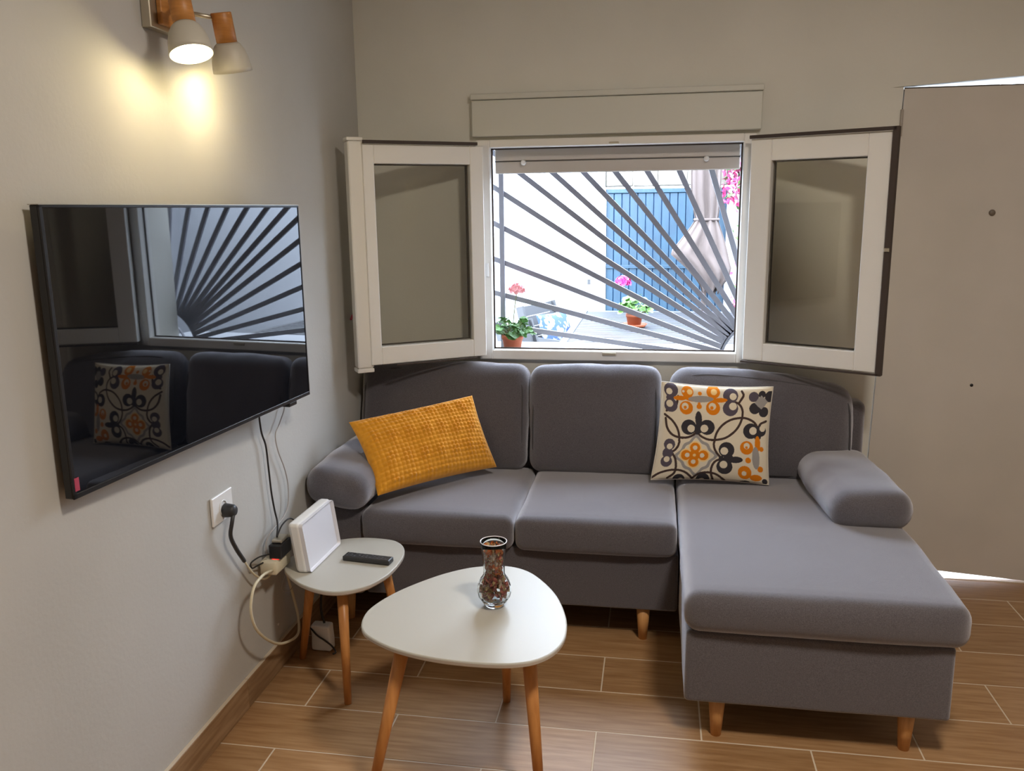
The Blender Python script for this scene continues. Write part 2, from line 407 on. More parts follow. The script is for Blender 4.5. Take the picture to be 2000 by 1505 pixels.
# roller shutter: box over the window and the lowered end of the curtain
rs = empty('roller_shutter', (1.1, 0, 1.88), 'pale grey-green roller shutter box above the window, its last slats hanging down', 'shutter')
g = MB().cbox(.512, 1.698, -.034, -.001, 1.888, 2.035, .004); g.cbox(.508, 1.702, -.038, -.001, 2.037, 2.062, .004); rel(g, rs.location).out('shutter_box', PVCG, rs)
for z0, z1 in ((1.738, 1.788), (1.792, 1.842), (1.846, 1.872)):
    rel(MB().cbox(.592, 1.627, .06, .072, z0, z1, .004), rs.location).out('slat', ALU, rs)
rel(MB().box(.592, 1.627, .064, .068, 1.786, 1.795), rs.location).out('slat_joint', GREYP, rs)
for x in (.718, 1.49):
    rel(MB().cyl((x, .058, 1.783), (x, .035, 1.783), .012, .009, 14), rs.location).out('stopper', WHITEP, rs, True)

# outer sill
setp(MB().cbox(.40, 1.80, .052, .50, .905, .934, .004).out('window_sill', CWALL), **st)

# iron grille: half sunburst, centre near the lower right of the opening
gr = empty('window_grille', (1.80, .27, .88), 'dark grey iron window grille of straight bars fanning out like a sun', 'grille')
gy = 0.0
cxg, czg, rg = 0, 0, .215
tops = [.69, .838, .975, 1.115, 1.254, 1.392, 1.53, 1.668]
ends = [(x - 1.80, 1.732 - .88) for x in tops] + [(.54 - 1.80, z - .88) for z in (1.692, 1.527, 1.362, 1.203, 1.05, .90)]
ends += [(.0, .9), (.14, .86), (.28, .86), (.42, .86), (.56, .86)]
fx0, fx1, fz1 = .44 - 1.80, .62, 1.99 - .88
for ex, ez in ends:
    L = math.hypot(ex, ez); ux, uz = ex / L, ez / L
    t = min(fx0 / ux if ux < -1e-6 else 9, fx1 / ux if ux > 1e-6 else 9, fz1 / uz if uz > 1e-6 else 9)
    MB().bar((ux * rg, gy, uz * rg), (ux * t, gy, uz * t), .0235, .012, (0, 1, 0)).out('bar', STEEL, gr)
MB().box(.583 - 1.80 - .011, .583 - 1.80 + .011, gy - .018, gy - .0065, -.02, fz1).out('upright', STEEL, gr)
g = MB(); g.box(fx0 - .02, fx0, gy - .01, gy + .01, -.04, fz1 + .02); g.box(fx0, fx1 + .02, gy - .01, gy + .01, fz1, fz1 + .02); g.box(fx1, fx1 + .02, gy - .01, gy + .01, -.04, fz1); g.box(fx0, fx1, gy - .01, gy + .01, -.04, -.02)
g.out('grille_frame', STEEL, gr)
def arc(r, w_, name):
    V = []; F = []; n = 40
    for i in range(n + 1):
        a = PI * i / n - .06 * (1 - 2 * i / n)
        for rr_ in (r, r + w_):
            for yy in (-.006, .006): V.append((rr_ * math.cos(a), gy + yy, rr_ * math.sin(a)))
    for i in range(n):
        q = i * 4; F += [(q, q + 4, q + 5, q + 1), (q + 2, q + 3, q + 7, q + 6), (q, q + 2, q + 6, q + 4), (q + 1, q + 5, q + 7, q + 3)]
    mk(name, V, F, STEEL, gr)
arc(rg - .012, .016, 'ring'); arc(.14, .006, 'inner_ring')

# ================================================================== DOOR
dr = empty('door_1', (2.236, .02, 0), kind='structure')
pts = [(2.236, 2.028), (3.05, 2.028), (3.03, .006), (2.87, .010), (2.538, .034), (2.192, .056)]
V = [(x - 2.236, yy, z) for yy in (-.018, .022) for x, z in pts]; n = 6
F = [tuple(range(n - 1, -1, -1)), tuple(range(n, 2 * n))] + [(i, (i + 1) % n, n + (i + 1) % n, n + i) for i in range(n)]
mk('door_leaf', V, F, DOOR, dr)
MB().cyl((2.596 - 2.236, -.0185, 1.55), (2.596 - 2.236, -.024, 1.55), .0125, .011, 18).out('peephole', mat('peephole_grey', (.18, .15, .12), .5), dr, True)
MB().cyl((2.583 - 2.236, -.0185, .855), (2.583 - 2.236, -.021, .855), .0065, .006, 12).out('screw_hole', BLACKP, dr, True)
for z in (1.90, .25):
    g = MB().cyl((-.006, -.024, z - .05), (-.006, -.024, z + .05), .006, n=12)
    g.out('hinge', mat('old_hinge', (.36, .32, .28), .5), dr)
g = MB(); g.box(-.001, .62, -.0185, -.012, 2.0285, 2.0325); g.out('dark_gap_shade', DARKG, dr)  # dark strip painted in for the shade of the gap above the leaf
# threshold strip
setp(MB().cbox(DX0 + .002, DX1 - .002, .0, WT - .01, -.001, .003, .001).out('threshold', mat('marble_threshold', (.75, .66, .60), .5)), **st)

# ================================================================== SOFA
sf = empty('corner_sofa', (1.1, -.6, 0), 'dark grey fabric corner sofa with chaise on its right, under the window', 'sofa')
so = Vector(sf.location)
def sp(name, x0, x1, y0, y1, z0, z1, r, m=FAB, **k):
    return soft(name, (x0 + x1) / 2 - so.x, (y0 + y1) / 2 - so.y, (z0 + z1) / 2, x1 - x0, y1 - y0, z1 - z0, r, m, sf, **k)
sp('base', .205, 1.395, -.745, -.06, .13, .352, .012, wr=.001, step=.08)
sp('arm_base', .022, .203, -.765, -.06, .13, .492, .02, wr=.001, step=.08, fn=lambda p, u, v, w: p + Vector((0, 0, -.02 * max(0, u) * max(0, w))))
sp('chaise_base', 1.402, 2.152, -1.325, -.06, .13, .362, .014, wr=.001, step=.08)
# back frame, upright slab against the wall
sp('back_frame', .015, 2.15, -.13, -.02, .13, .80, .03, wr=.001, step=.09)
def droop(a):
    def fn(p, u, v, w): return p
    return fn
sp('seat_cushion', .207, .793, -.785, -.14, .350, .480, .035, bulge=(0, .012, .014))
sp('seat_cushion', .797, 1.388, -.785, -.14, .350, .480, .035, bulge=(0, .012, .014))
def chf(p, u, v, w):
    # the chaise cushion narrows on its right side behind the front third
    k = max(0, min(1, (v + .05) / .25)); 
    return Vector((p.x - .02 * k * max(0, u), p.y, p.z))
sp('chaise_cushion', 1.394, 2.185, -1.35, -.14, .360, .488, .045, bulge=(.0, .012, .012), fn=chf)
# back cushions lean back a little
def bc(name, x0, x1, zt, r, slope=0, th=.155, yb=-.245, dz=0):
    tilt = Matrix.Rotation(math.radians(-9), 3, 'X')
    def fn(p, u, v, w):
        t = max(0, w); xx = (u + 1) / 2
        return Vector((p.x, p.y * (1 - .25 * t), p.z - slope * (xx ** 2) * (w + 1) / 2))
    h = zt - .475
    o = soft(name, (x0 + x1) / 2 - so.x, yb + .075 - so.y + .035 + .006, .475 + h / 2, x1 - x0, th, h, r, FAB, sf, bulge=(.004, .028, .012), fn=fn, wr=.004, rot=tilt, step=.028)
    # seam round the front face
    hx, hz = (x1 - x0) / 2 - .018, h / 2 - .02; P = []
    for i in range(64):
        a = 2 * PI * i / 64; ca, sa = math.cos(a), math.sin(a); e = .32
        u = math.copysign(abs(ca) ** e, ca) * hx; w = math.copysign(abs(sa) ** e, sa) * hz
        xx = (u / hx + 1) / 2; ww = w / hz
        p = Vector((u, -(th / 2 - .012) * (1 - .25 * max(0, ww)), w)); p.z -= slope * xx ** 2 * (ww + 1) / 2
        P.append(tilt @ p + Vector(((x0 + x1) / 2 - so.x, yb + .075 - so.y + .041, .475 + h / 2)))
    V, F = tube_vf(P, .0035, 6, True); mk('seam', V, F, FABD, o, True)
    return o
bc('back_cushion', .018, .757, .925, .055)
bc('back_cushion', .770, 1.322, .925, .055)
bc('back_cushion', 1.362, 2.095, .925, .07, slope=.07)
# arm bolsters
def bolster(x0, x1, y0, y1, z0, z1, yaw=0, roll=0, pitch=0, r=.062):
    rot = Matrix.Rotation(yaw, 3, 'Z') @ Matrix.Rotation(pitch, 3, 'X') @ Matrix.Rotation(roll, 3, 'Y')
    return soft('arm_bolster', (x0 + x1) / 2 - so.x, (y0 + y1) / 2 - so.y, (z0 + z1) / 2, x1 - x0, y1 - y0, z1 - z0, r, FAB, sf, bulge=(.012, .006, .016), wr=.003, rot=rot, step=.03)
bolster(.006, .250, -.835, -.16, .500, .640, roll=math.radians(9))
bolster(1.893, 2.172, -.760, -.135, .480, .612, yaw=math.radians(3.5), r=.062)
for x, y in ((1.272, -.705), (1.503, -1.275), (2.049, -1.268), (.12, -.70), (.12, -.12), (1.272, -.12), (2.05, -.12)):
    MB().cyl((x - so.x, y - so.y, .131), (x - so.x, y - so.y, 0), .026, .016, 20).out('leg', PINE, sf, True)

# ------------------------------------------------------------------ pillows
def pillow_grid(c00, c10, c01, c11, thick, nu, nv, front, heightfn=None):
    """c00 bottom-left, c10 bottom-right, c01 top-left, c11 top-right, returns verts and faces of one side"""
    c00, c10, c01, c11 = map(Vector, (c00, c10, c01, c11)); nrm = ((c10 - c00).cross(c01 - c00)).normalized()
    V = []; F = []; ce = (c00 + c10 + c01 + c11) / 4
    for j in range(nv + 1):
        for i in range(nu + 1):
            u, v = i / nu, j / nv; a, b_ = 2 * u - 1, 2 * v - 1
            # pulled-in edges between the corners
            uu = .5 + a / 2 * (1 - .05 * (1 - b_ * b_)); vv = .5 + b_ / 2 * (1 - .055 * (1 - a * a))
            p = c00 * (1 - uu) * (1 - vv) + c10 * uu * (1 - vv) + c01 * (1 - uu) * vv + c11 * uu * vv
            h = thick * ((1 - a * a) * (1 - b_ * b_)) ** .42 if abs(a) < 1 and abs(b_) < 1 else 0
            if heightfn: h += heightfn(u, v) * min(1, 14 * min(u, 1 - u, v, 1 - v))
            V.append(p + nrm * (h if front else -h))
    for j in range(nv):
        for i in range(nu):
            q = j * (nu + 1) + i; f_ = (q, q + 1, q + nu + 2, q + nu + 1); F.append(f_ if front else f_[::-1])
    return V, F

yl = empty('mustard_pillow', (.3, -.42, .50), 'mustard yellow knitted rectangular pillow tilted on the left end of the sofa', 'pillow')
yo = Vector(yl.location)
Y = [(.274, -.755, .534), (.650, -.318, .528), (.108, -.58, .771), (.547, -.30, .829)]
def knit(u, v):
    rows, cols = 18, 30
    y_ = v * rows; x_ = u * cols; r_ = int(y_) % 2; jx, jy = int(x_), int(y_)
    bx_ = math.sin(PI * (x_ % 1)); by_ = math.sin(PI * (y_ % 1))
    blk = .40 + .95 * (.5 + .5 * math.sin(u * 2 * PI * 7.5 + 2.2 * math.sin(v * 7))) * (.55 + .45 * math.sin(v * 2 * PI * 3.3 + 3 * u))
    blk += .25 * noise.noise(Vector((jx * .37, jy * .81, 2)))
    return .0085 * max(.2, blk) * bx_ ** .8 * by_ ** .6 + .0016 * by_ + .012 * noise.noise(Vector((u * 3.2, v * 1.4, 5)))* min(1, 3 * min(u, 1 - u, v, 1 - v)) * 1.6
V, F = pillow_grid(*[Vector(p) - yo for p in Y], .062, 200, 116, True, knit)
mk('front_cover', V, F, GOLD, yl, True)
V, F = pillow_grid(*[Vector(p) - yo for p in Y], .045, 30, 20, False)
mk('back_cover', V, F, GOLD, yl, True)

# patterned pillow: cream cloth printed with scrolls
pp = empty('patterned_pillow', (1.52, -.30, .50), 'square cream pillow printed with charcoal scrolls and orange rosettes, on the sofa', 'pillow')
po = Vector(pp.location)
Q = [(1.290, -.345, .508), (1.752, -.335, .502), (1.325, -.262, .896), (1.760, -.262, .884)]
def lin(c): return tuple(((x / 255) / 12.92 if x / 255 < .04045 else ((x / 255 + .055) / 1.055) ** 2.4) for x in c)
def paint(nu, nv):
    u, v = np.meshgrid(np.linspace(0, 1, nu + 1), np.linspace(0, 1, nv + 1))
    cs = [np.array(p, float) for p in ((190, 1310), (1435, 1360), (300, 255), (1508, 330))]
    X = cs[0][0] * (1 - u) * (1 - v) + cs[1][0] * u * (1 - v) + cs[2][0] * (1 - u) * v + cs[3][0] * u * v
    Z = cs[0][1] * (1 - u) * (1 - v) + cs[1][1] * u * (1 - v) + cs[2][1] * (1 - u) * v + cs[3][1] * u * v
    cream, brown, dark, slate, orange, grey, halo = [np.array(lin(c)) for c in ((226, 214, 192), (72, 56, 52), (58, 55, 60), (88, 80, 92), (222, 128, 22), (158, 153, 150), (244, 206, 140))]
    C = np.tile(cream, (X.shape[0], X.shape[1], 1))
    def fill(mask, c): C[mask] = c
    def disc(x, z, r, c, rx=1, rz=1): fill(((X - x) / rx) ** 2 + ((Z - z) / rz) ** 2 < r * r, c)
    def line(P, r, c):
        P = smooth_path([(a, b_, 0) for a, b_ in P], 6)
        for a, b_ in zip(P[:-1], P[1:]):
            dx, dz = b_.x - a.x, b_.y - a.y; L2 = dx * dx + dz * dz + 1e-9
            t = np.clip(((X - a.x) * dx + (Z - a.y) * dz) / L2, 0, 1)
            fill((X - a.x - t * dx) ** 2 + (Z - a.y - t * dz) ** 2 < r * r, c)
    def scroll(x, z, r, hx, hz, hr, c, bg=cream): disc(x, z, r, c); disc(hx, hz, hr, bg)
    # medallion
    for rad, c in ((1.0, grey), (.80, cream)):
        fill((np.abs(X - 655) / 232) ** 1.15 + (np.abs(Z - 1055) / 232) ** 1.15 < rad + .06 * np.cos(8 * np.arctan2(Z - 1055, X - 655)) * rad, c)
    for c, dr_ in ((halo, 16), (orange, 0)):
        for x, z in ((645, 965), (735, 1052), (628, 1125), (547, 1045)): disc(x, z, 56 + dr_, c)
        disc(638, 1048, 60, c)
    for x, z in ((645, 965), (722, 1052), (628, 1122), (560, 1045)): disc(x, z, 25, cream)
    disc(637, 1048, 17, halo)
    # brown rings
    for P in ([(310, 600), (395, 670), (450, 760), (468, 850), (462, 930), (420, 990), (370, 1008)], [(318, 640), (332, 740), (385, 815), (470, 850), (560, 850), (630, 820), (668, 775)],
              [(665, 775), (700, 830), (780, 872), (870, 880), (980, 858), (1070, 800), (1130, 730), (1168, 640), (1172, 560), (1140, 495), (1080, 465), (1020, 480)],
              [(930, 1080), (880, 1020), (852, 950), (862, 870), (890, 790), (950, 715), (1030, 665), (1110, 645), (1200, 645), (1290, 685), (1340, 750), (1370, 850)],
              [(930, 1090), (865, 1120), (828, 1180), (822, 1260), (845, 1340)], [(400, 1030), (432, 1090), (442, 1180), (425, 1250), (360, 1300)],
              [(190, 1290), (270, 1240), (380, 1212), (480, 1215), (560, 1250), (615, 1305), (625, 1310), (690, 1260), (790, 1245), (880, 1270), (970, 1340)],
              [(1350, 790), (1370, 720), (1440, 690)], [(1140, 470), (1185, 400), (1170, 350)], [(330, 560), (430, 520), (470, 400)]):
        line(P, 12.5, brown)
    # charcoal scrolls
    disc(685, 650, 1, dark, 37, 88); scroll(575, 738, 84, 602, 752, 42, dark); disc(640, 745, 1, dark, 55, 40); scroll(778, 740, 84, 748, 752, 42, dark); disc(690, 765, 42, dark); disc(668, 800, 22, dark)
    disc(602, 752, 40, cream); disc(745, 755, 40, cream)
    disc(990, 990, 86, dark); disc(965, 1178, 86, dark); disc(1010, 1088, 55, dark); disc(1085, 1100, 1, dark, 82, 36); disc(965, 1003, 42, cream); disc(955, 1155, 42, cream)
    disc(930, 1085, 28, dark)
    disc(1045, 395, 82, slate); disc(1040, 535, 84, slate); disc(1040, 465, 50, slate); disc(1072, 405, 38, cream); disc(1068, 512, 42, cream)
    disc(395, 335, 78, slate); disc(382, 500, 74, slate); disc(380, 420, 45, slate); disc(374, 350, 34, cream); disc(370, 482, 38, cream)
    disc(362, 925, 62, slate); disc(335, 1112, 62, slate); disc(345, 1020, 58, slate); disc(365, 948, 32, cream); disc(338, 1088, 32, cream)
    disc(1262, 788, 84, dark); disc(1380, 790, 60, dark); disc(1340, 850, 40, dark); disc(1290, 786, 42, cream); disc(1398, 765, 34, cream)
    for x, z, r in ((1298, 420, 55), (1310, 545, 62), (1410, 590, 55), (1480, 430, 60), (1390, 400, 40)): disc(x, z, r, slate if z < 450 and x < 1350 else dark)
    fill((np.abs(X - 1382) / 72) + (np.abs(Z - 485) / 72) < 1.05, grey); disc(1382, 485, 56, grey)
    disc(480, 1325, 66, dark); disc(500, 1345, 38, cream); disc(735, 1325, 72, dark); disc(725, 1350, 36, cream); disc(1380, 1310, 45, cream); disc(1395, 1330, 30, dark); disc(1180, 1352, 1, dark, 60, 20)
    # orange rosettes
    disc(575, 350, 66, orange); disc(858, 350, 74, orange); disc(600, 350, 30, halo); disc(865, 350, 34, halo); disc(530, 345, 14, cream); disc(710, 366, 22, orange)
    disc(490, 420, 1, orange, 74, 26); disc(925, 442, 1, orange, 84, 26); disc(552, 525, 74, orange); disc(848, 528, 78, orange); disc(715, 428, 1, orange, 165, 34); disc(718, 428, 1, grey, 138, 36)
    disc(540, 508, 38, cream); disc(842, 510, 40, cream); disc(540, 520, 18, orange); disc(835, 525, 20, orange); disc(695, 510, 29, orange); disc(696, 478, 16, orange)
    disc(1213, 968, 74, orange); disc(1182, 1240, 74, orange); disc(1225, 1105, 32, orange); disc(1338, 925, 1, orange, 32, 82); disc(1300, 1295, 1, orange, 66, 36); disc(1380, 985, 26, orange); disc(1355, 1200, 32, orange)
    disc(1312, 1080, 1, grey, 42, 120); disc(1215, 948, 34, cream); disc(1175, 1250, 26, cream); disc(1212, 965, 15, orange)
    return C.reshape(-1, 3)
NU = 300
def crease(u, v): return .004 * noise.noise(Vector((u * 5, v * 5, 1))) * min(1, 4 * min(u, 1 - u, v, 1 - v))
V, F = pillow_grid(*[Vector(p) - po for p in Q], .060, NU, NU, True, crease)
PR = mat('printed_cotton', (.7, .65, .55), .9, spec=.2)
o = mk('printed_cover', V, F, PR, pp, True)
att = o.data.color_attributes.new('print', 'FLOAT_COLOR', 'POINT')
c3 = paint(NU, NU); c4 = np.ones((len(c3), 4), dtype=np.float32); c4[:, :3] = c3; att.data.foreach_set('color', c4.ravel())
at = PR.node_tree.nodes.new('ShaderNodeVertexColor'); at.layer_name = 'print'; PR.node_tree.links.new(at.outputs[0], PR.node_tree.nodes['Principled BSDF'].inputs['Base Color'])
V, F = pillow_grid(*[Vector(p) - po for p in Q], .045, 24, 24, False)
mk('back_cover', V, F, PIPING, pp, True)
def rim(cs, n=20):
    c00, c10, c01, c11 = [Vector(p) for p in cs]; P = []
    for (a0, b0, a1, b1) in ((0, 0, 1, 0), (1, 0, 1, 1), (1, 1, 0, 1), (0, 1, 0, 0)):
        for i in range(n):
            t = i / n; u = a0 + (a1 - a0) * t; v = b0 + (b1 - b0) * t; a, b_ = 2 * u - 1, 2 * v - 1
            uu = .5 + a / 2 * (1 - .05 * (1 - b_ * b_)); vv = .5 + b_ / 2 * (1 - .055 * (1 - a * a))
            P.append(c00 * (1 - uu) * (1 - vv) + c10 * uu * (1 - vv) + c01 * (1 - uu) * vv + c11 * uu * vv)
    return P
V, F = tube_vf(rim([Vector(p) - po for p in Q]), .0035, 6, True); mk('piping', V, F, PIPING, pp, True)

# ================================================================== TABLES
BIG = [(.487, -1.49), (.517, -1.40), (.568, -1.313), (.647, -1.217), (.734, -1.154), (.832, -1.134), (.905, -1.163), (.966, -1.234), (1.02, -1.33), (1.056, -1.44), (1.070, -1.526), (1.068, -1.60), (1.048, -1.662), (1.012, -1.706), (.965, -1.730), (.904, -1.741), (.819, -1.742), (.73, -1.732), (.636, -1.706), (.565, -1.668), (.515, -1.625), (.490, -1.565)]
SMALL = [(.069, -1.155), (.107, -1.200), (.138, -1.230), (.178, -1.260), (.234, -1.287), (.283, -1.298), (.325, -1.292), (.361, -1.271), (.393, -1.238), (.419, -1.184), (.434, -1.133), (.441, -1.06), (.439, -.993), (.428, -.939), (.406, -.893), (.369, -.857), (.325, -.843), (.257, -.840), (.194, -.855), (.13, -.895), (.08, -.955), (.052, -1.02), (.048, -1.09)]
def table(name, outline, H, legs, label, t=.017):
    cx_ = sum(p[0] for p in outline) / len(outline); cy_ = sum(p[1] for p in outline) / len(outline)
    e = empty(name, (cx_, cy_, 0), label, 'table')
    P = [(p.x - cx_, p.y - cy_) for p in smooth_path([(x, y, 0) for x, y in outline], 5, True)]; n = len(P)
    V = []; F = []; lay = [(.985, H), (.995, H - .0012), (1.0, H - .004), (.998, H - t * .7), (.975, H - t)]
    for s_, z in lay: V += [(x * s_, y * s_, z) for x, y in P]
    for j in range(len(lay) - 1):
        for i in range(n): F.append((j * n + i, (j + 1) * n + i, (j + 1) * n + (i + 1) % n, j * n + (i + 1) % n))
    F.append(tuple(range(n))); F.append(tuple(range(len(V) - 1, len(V) - n - 1, -1)))
    fm = [0 if j < 2 else 1 for j in range(len(lay) - 1) for i in range(n)] + [0, 1]
    if sum((P[i][0] * P[(i + 1) % n][1] - P[(i + 1) % n][0] * P[i][1]) for i in range(n)) < 0: F = [f_[::-1] for f_ in F]
    mk('table_top', V, F, WHITE, e, False, mats=[WHITE, EDGE], fm=fm)
    for (bx_, by_, tx_, ty_, r0, r1) in legs:
        o = MB().cyl((tx_ - cx_, ty_ - cy_, H - t - .0005), (bx_ - cx_, by_ - cy_, .0), r0, r1, 20).out('leg', LEGW, e, True)
    for (bx_, by_, tx_, ty_, r0, r1) in legs:
        g = MB(); g.cyl((tx_ - cx_, ty_ - cy_, H - t + .0002), (tx_ - cx_, ty_ - cy_, H - t - .006), .032, n=20)
        g.out('leg_mount', EDGE, e)
    return e
table('coffee_table', BIG, .45, [(.548, -1.725, .635, -1.640, .0205, .0125), (1.005, -1.625, .985, -1.585, .0205, .0125), (.837, -1.193, .885, -1.29, .0205, .0125)][:1] +
      [(1.012, -1.665, .972, -1.60, .0205, .0125), (.837, -1.193, .85, -1.26, .0205, .0125)],
      'larger white rounded-triangle coffee table with slanting wooden legs in the foreground')
table('side_table', SMALL, .40, [(.322, -1.284, .300, -1.225, .0185, .012), (.055, -1.028, .13, -1.06, .0185, .012), (.405, -.925, .350, -.955, .0185, .012)],
      'smaller white rounded-triangle side table beside the left wall, carrying the router')

# remote control
rc = empty('remote_control', (.330, -1.050, .4005), 'slim black remote control lying on the small white side table', 'remote', rz=math.radians(-7))
MB().cbox(-.088, .088, -.021, .021, 0, .018, .004).out('body', GREYP, rc)
for i in range(11):
    for j in range(3):
        if (i + j) % 4 == 3: continue
        MB().cyl((-.074 + i * .0145, -.011 + j * .011, .0178), (-.074 + i * .0145, -.011 + j * .011, .0196), .0034, .003, 8).out('button', BTN, rc)

# router: white slab leaning back on the side table, its big face towards the room
rt = empty('router', (.155, -1.045, .4005), 'white slab router with flat pale face leaning on the small side table', 'router', rz=math.radians(-1.5))
def slab(x0, x1, y0, y1, z0, z1, lean, name, m, r=.012):
    n = 6; P = []
    for (cy_, cz_, a0) in ((y1 - r, z1 - r, 0), (y0 + r, z1 - r, 90), (y0 + r, z0 + r, 180), (y1 - r, z0 + r, 270)):
        for i in range(n + 1):
            a = math.radians(a0 + 90 * i / n); P.append((cy_ + r * math.cos(a), cz_ + r * math.sin(a)))
    N_ = len(P); cy_, cz_ = (y0 + y1) / 2, (z0 + z1) / 2; V = []
    for x, s_ in ((x1, .975), (x1 - .003, .99), (x1 - .007, 1), (x0 + .012, 1), (x0 + .004, .97), (x0, .93)):
        for y, z in P:
            yy, zz = cy_ + (y - cy_) * s_, cz_ + (z - cz_) * s_; V.append((x - lean * zz, yy, zz - z0 * 0))
    F = [tuple(range(N_)), tuple(range(len(V) - 1, len(V) - N_ - 1, -1))]
    for j in range(5):
        for i in range(N_): F.append((j * N_ + i, j * N_ + N_ + i, j * N_ + N_ + (i + 1) % N_, j * N_ + (i + 1) % N_))
    zmin = min(v[2] for v in V); V = [(x, y, z - zmin) for x, y, z in V]
    return mk(name, V, F, m, rt)
slab(-.030, .010, -.134, .134, 0, .172, .13, 'case', WHITEP, .012)
slab(.0105, .0125, -.1315, .1315, .0, .167, .13, 'front_panel', LILAC, .011).location = (.0, 0, .0025)

# vase with potpourri
vs = empty('glass_vase', (.846, -1.418, .4502), 'clear ribbed glass vase with round belly on the larger coffee table', 'vase')
GL = bpy.data.materials.new('clear_glass'); GL.use_nodes = True; q = GL.node_tree.nodes['Principled BSDF']
q.inputs['Base Color'].default_value = (.93, .97, .98, 1); q.inputs['Roughness'].default_value = .02; q.inputs['Transmission Weight'].default_value = 1; q.inputs['IOR'].default_value = 1.33
outer = [(.0, .0), (.024, .0), (.029, .004), (.0345, .012), (.046, .030), (.0505, .048), (.0485, .066), (.041, .083), (.0335, .094), (.0315, .102), (.0318, .12), (.0335, .15), (.0365, .180), (.0385, .1990)]
inner = [(.0374, .1992), (.0342, .180), (.031, .15), (.029, .12), (.0288, .102), (.031, .093), (.0385, .081), (.0455, .066), (.0475, .048), (.043, .031), (.031, .017), (.02, .012), (0, .011)]
RIMGLINT = mat('painted_rim_glint', (.72, .71, .76), .12, spec=.8)  # opaque pale colour painted in for window light glinting on the vase rim
V = []; F = []; n = 64; prof = outer + inner
for k, (r, z) in enumerate(prof):
    for i in range(n):
        rr = r * (1 + (.012 * math.cos(16 * 2 * PI * i / n) if k < len(outer) and .02 < z < .09 else 0)); V.append((rr * math.cos(2 * PI * i / n), rr * math.sin(2 * PI * i / n), z))
for j in range(len(prof) - 1):
    for i in range(n): F.append((j * n + i, j * n + (i + 1) % n, (j + 1) * n + (i + 1) % n, (j + 1) * n + i))
mk('vase_body', V, F, GL, vs, True)
tube('rim', [(.0380 * math.cos(a * PI / 12), .0380 * math.sin(a * PI / 12), .1992) for a in range(24)], .0015, RIMGLINT, vs, 8, True, 2)
# dried petals
V = []; F = []; fm = []
PM = [mat('dried_petal_' + n_, c, .8, col2=c2, scale=80) for n_, c, c2 in (('rose', (.42, .09, .07), (.55, .16, .11)), ('tan', (.45, .30, .13), (.55, .40, .20)), ('plum', (.16, .04, .05), (.25, .07, .07)), ('orange', (.55, .13, .03), (.62, .20, .05)), ('pale', (.60, .45, .34), (.66, .52, .42)))]
def rad(z):
    pr = inner[::-1]
    for (r0, z0), (r1, z1) in zip(pr[:-1], pr[1:]):
        if z0 <= z <= z1: return r0 + (r1 - r0) * (z - z0) / max(1e-6, z1 - z0)
    return .03
for k in range(900):
    z = .022 + (R.random() ** .9) * (.182 - .022); rm = rad(z) - .005
    if rm <= 0: continue
    a = R.random() * 2 * PI; rr = rm * (R.random() ** .28); c = Vector((rr * math.cos(a), rr * math.sin(a), z))
    s_ = R.uniform(.005, .0095) * (1 if z < .1 else .85); rot = Matrix.Rotation(R.random() * 6.3, 3, 'X') @ Matrix.Rotation(R.random() * 6.3, 3, 'Y') @ Matrix.Rotation(R.random() * 6.3, 3, 'Z')
    loc = [(-1, -.6, 0), (0, -.8, .35), (1, -.5, 0), (1, .5, .15), (0, .8, .45), (-1, .6, .1), (0, 0, -.35)]; b0 = len(V)
    for q_ in loc:
        p = c + rot @ (Vector(q_) * s_); m_ = math.hypot(p.x, p.y); lim = rad(max(.02, min(.19, p.z))) - .0022
        if m_ > lim: p.x *= lim / m_; p.y *= lim / m_
        p.z = max(p.z, .0165); V.append(p)
    mi = R.choice([0, 0, 1, 2, 4, 0, 1]) if z < .1 else R.choice([4, 0, 1, 3, 4]); mi = 3 if z > .168 and R.random() < .5 else mi
    for i in range(6): F.append((b0 + i, b0 + (i + 1) % 6, b0 + 6)); fm.append(mi)
o = mk('potpourri', V, F, PM[0], None, False, loc=(.846, -1.418, .4502), mats=PM, fm=fm)
setp(o, 'dried pink, rust and tan petals filling the glass vase', 'potpourri', kind='stuff')

# ================================================================== TELEVISION
TY = .077
tv = empty('television', (.082, -1.5396, 1.29), 'large flat black television mounted on the left wall', 'television', rz=-TY - 0)
# local axes: +x out of the screen, +y along its width towards the window
g = MB().cbox(-.022, .0, -.555, .555, -.3175, .3175, .003); g.out('casing', BLACKP, tv)
g = MB(); b_ = .006
g.cbox(-.001, .0035, -.555, .555, .3175 - b_, .3175, .001); g.cbox(-.001, .0035, -.555, .555, -.3175, -.3175 + b_ * 2.0, .001); g.cbox(-.001, .0035, -.555, -.555 + b_ * 1.6, -.3175, .3175, .001); g.cbox(-.001, .0035, .555 - b_ * .8, .555, -.3175, .3175, .001)
g.out('bezel', BLACKP, tv)
MB().box(.0005, .0015, -.549, .550, -.305, .311).out('screen', SCREEN, tv)
MB().cbox(-.03, -.001, .42, .47, -.333, -.318, .003).out('sensor_bump', BLACKP, tv)
MB().box(.0036, .0040, -.550, -.536, -.300, -.270).out('sticker', PINK, tv)
MB().box(-.0225, .0038, -.557, .557, .3176, .3192).out('top_trim', mat('silver_trim', (.5, .48, .42), .3, metal=.8), tv)
g = MB().cbox(-.052, -.0225, -.25, .25, -.20, .10, .004); g.out('back_housing', BLACKP, tv)
g = MB().box(-.078, -.053, -.10, .10, -.10, .10); g.out('wall_mount', BLACKP, tv)

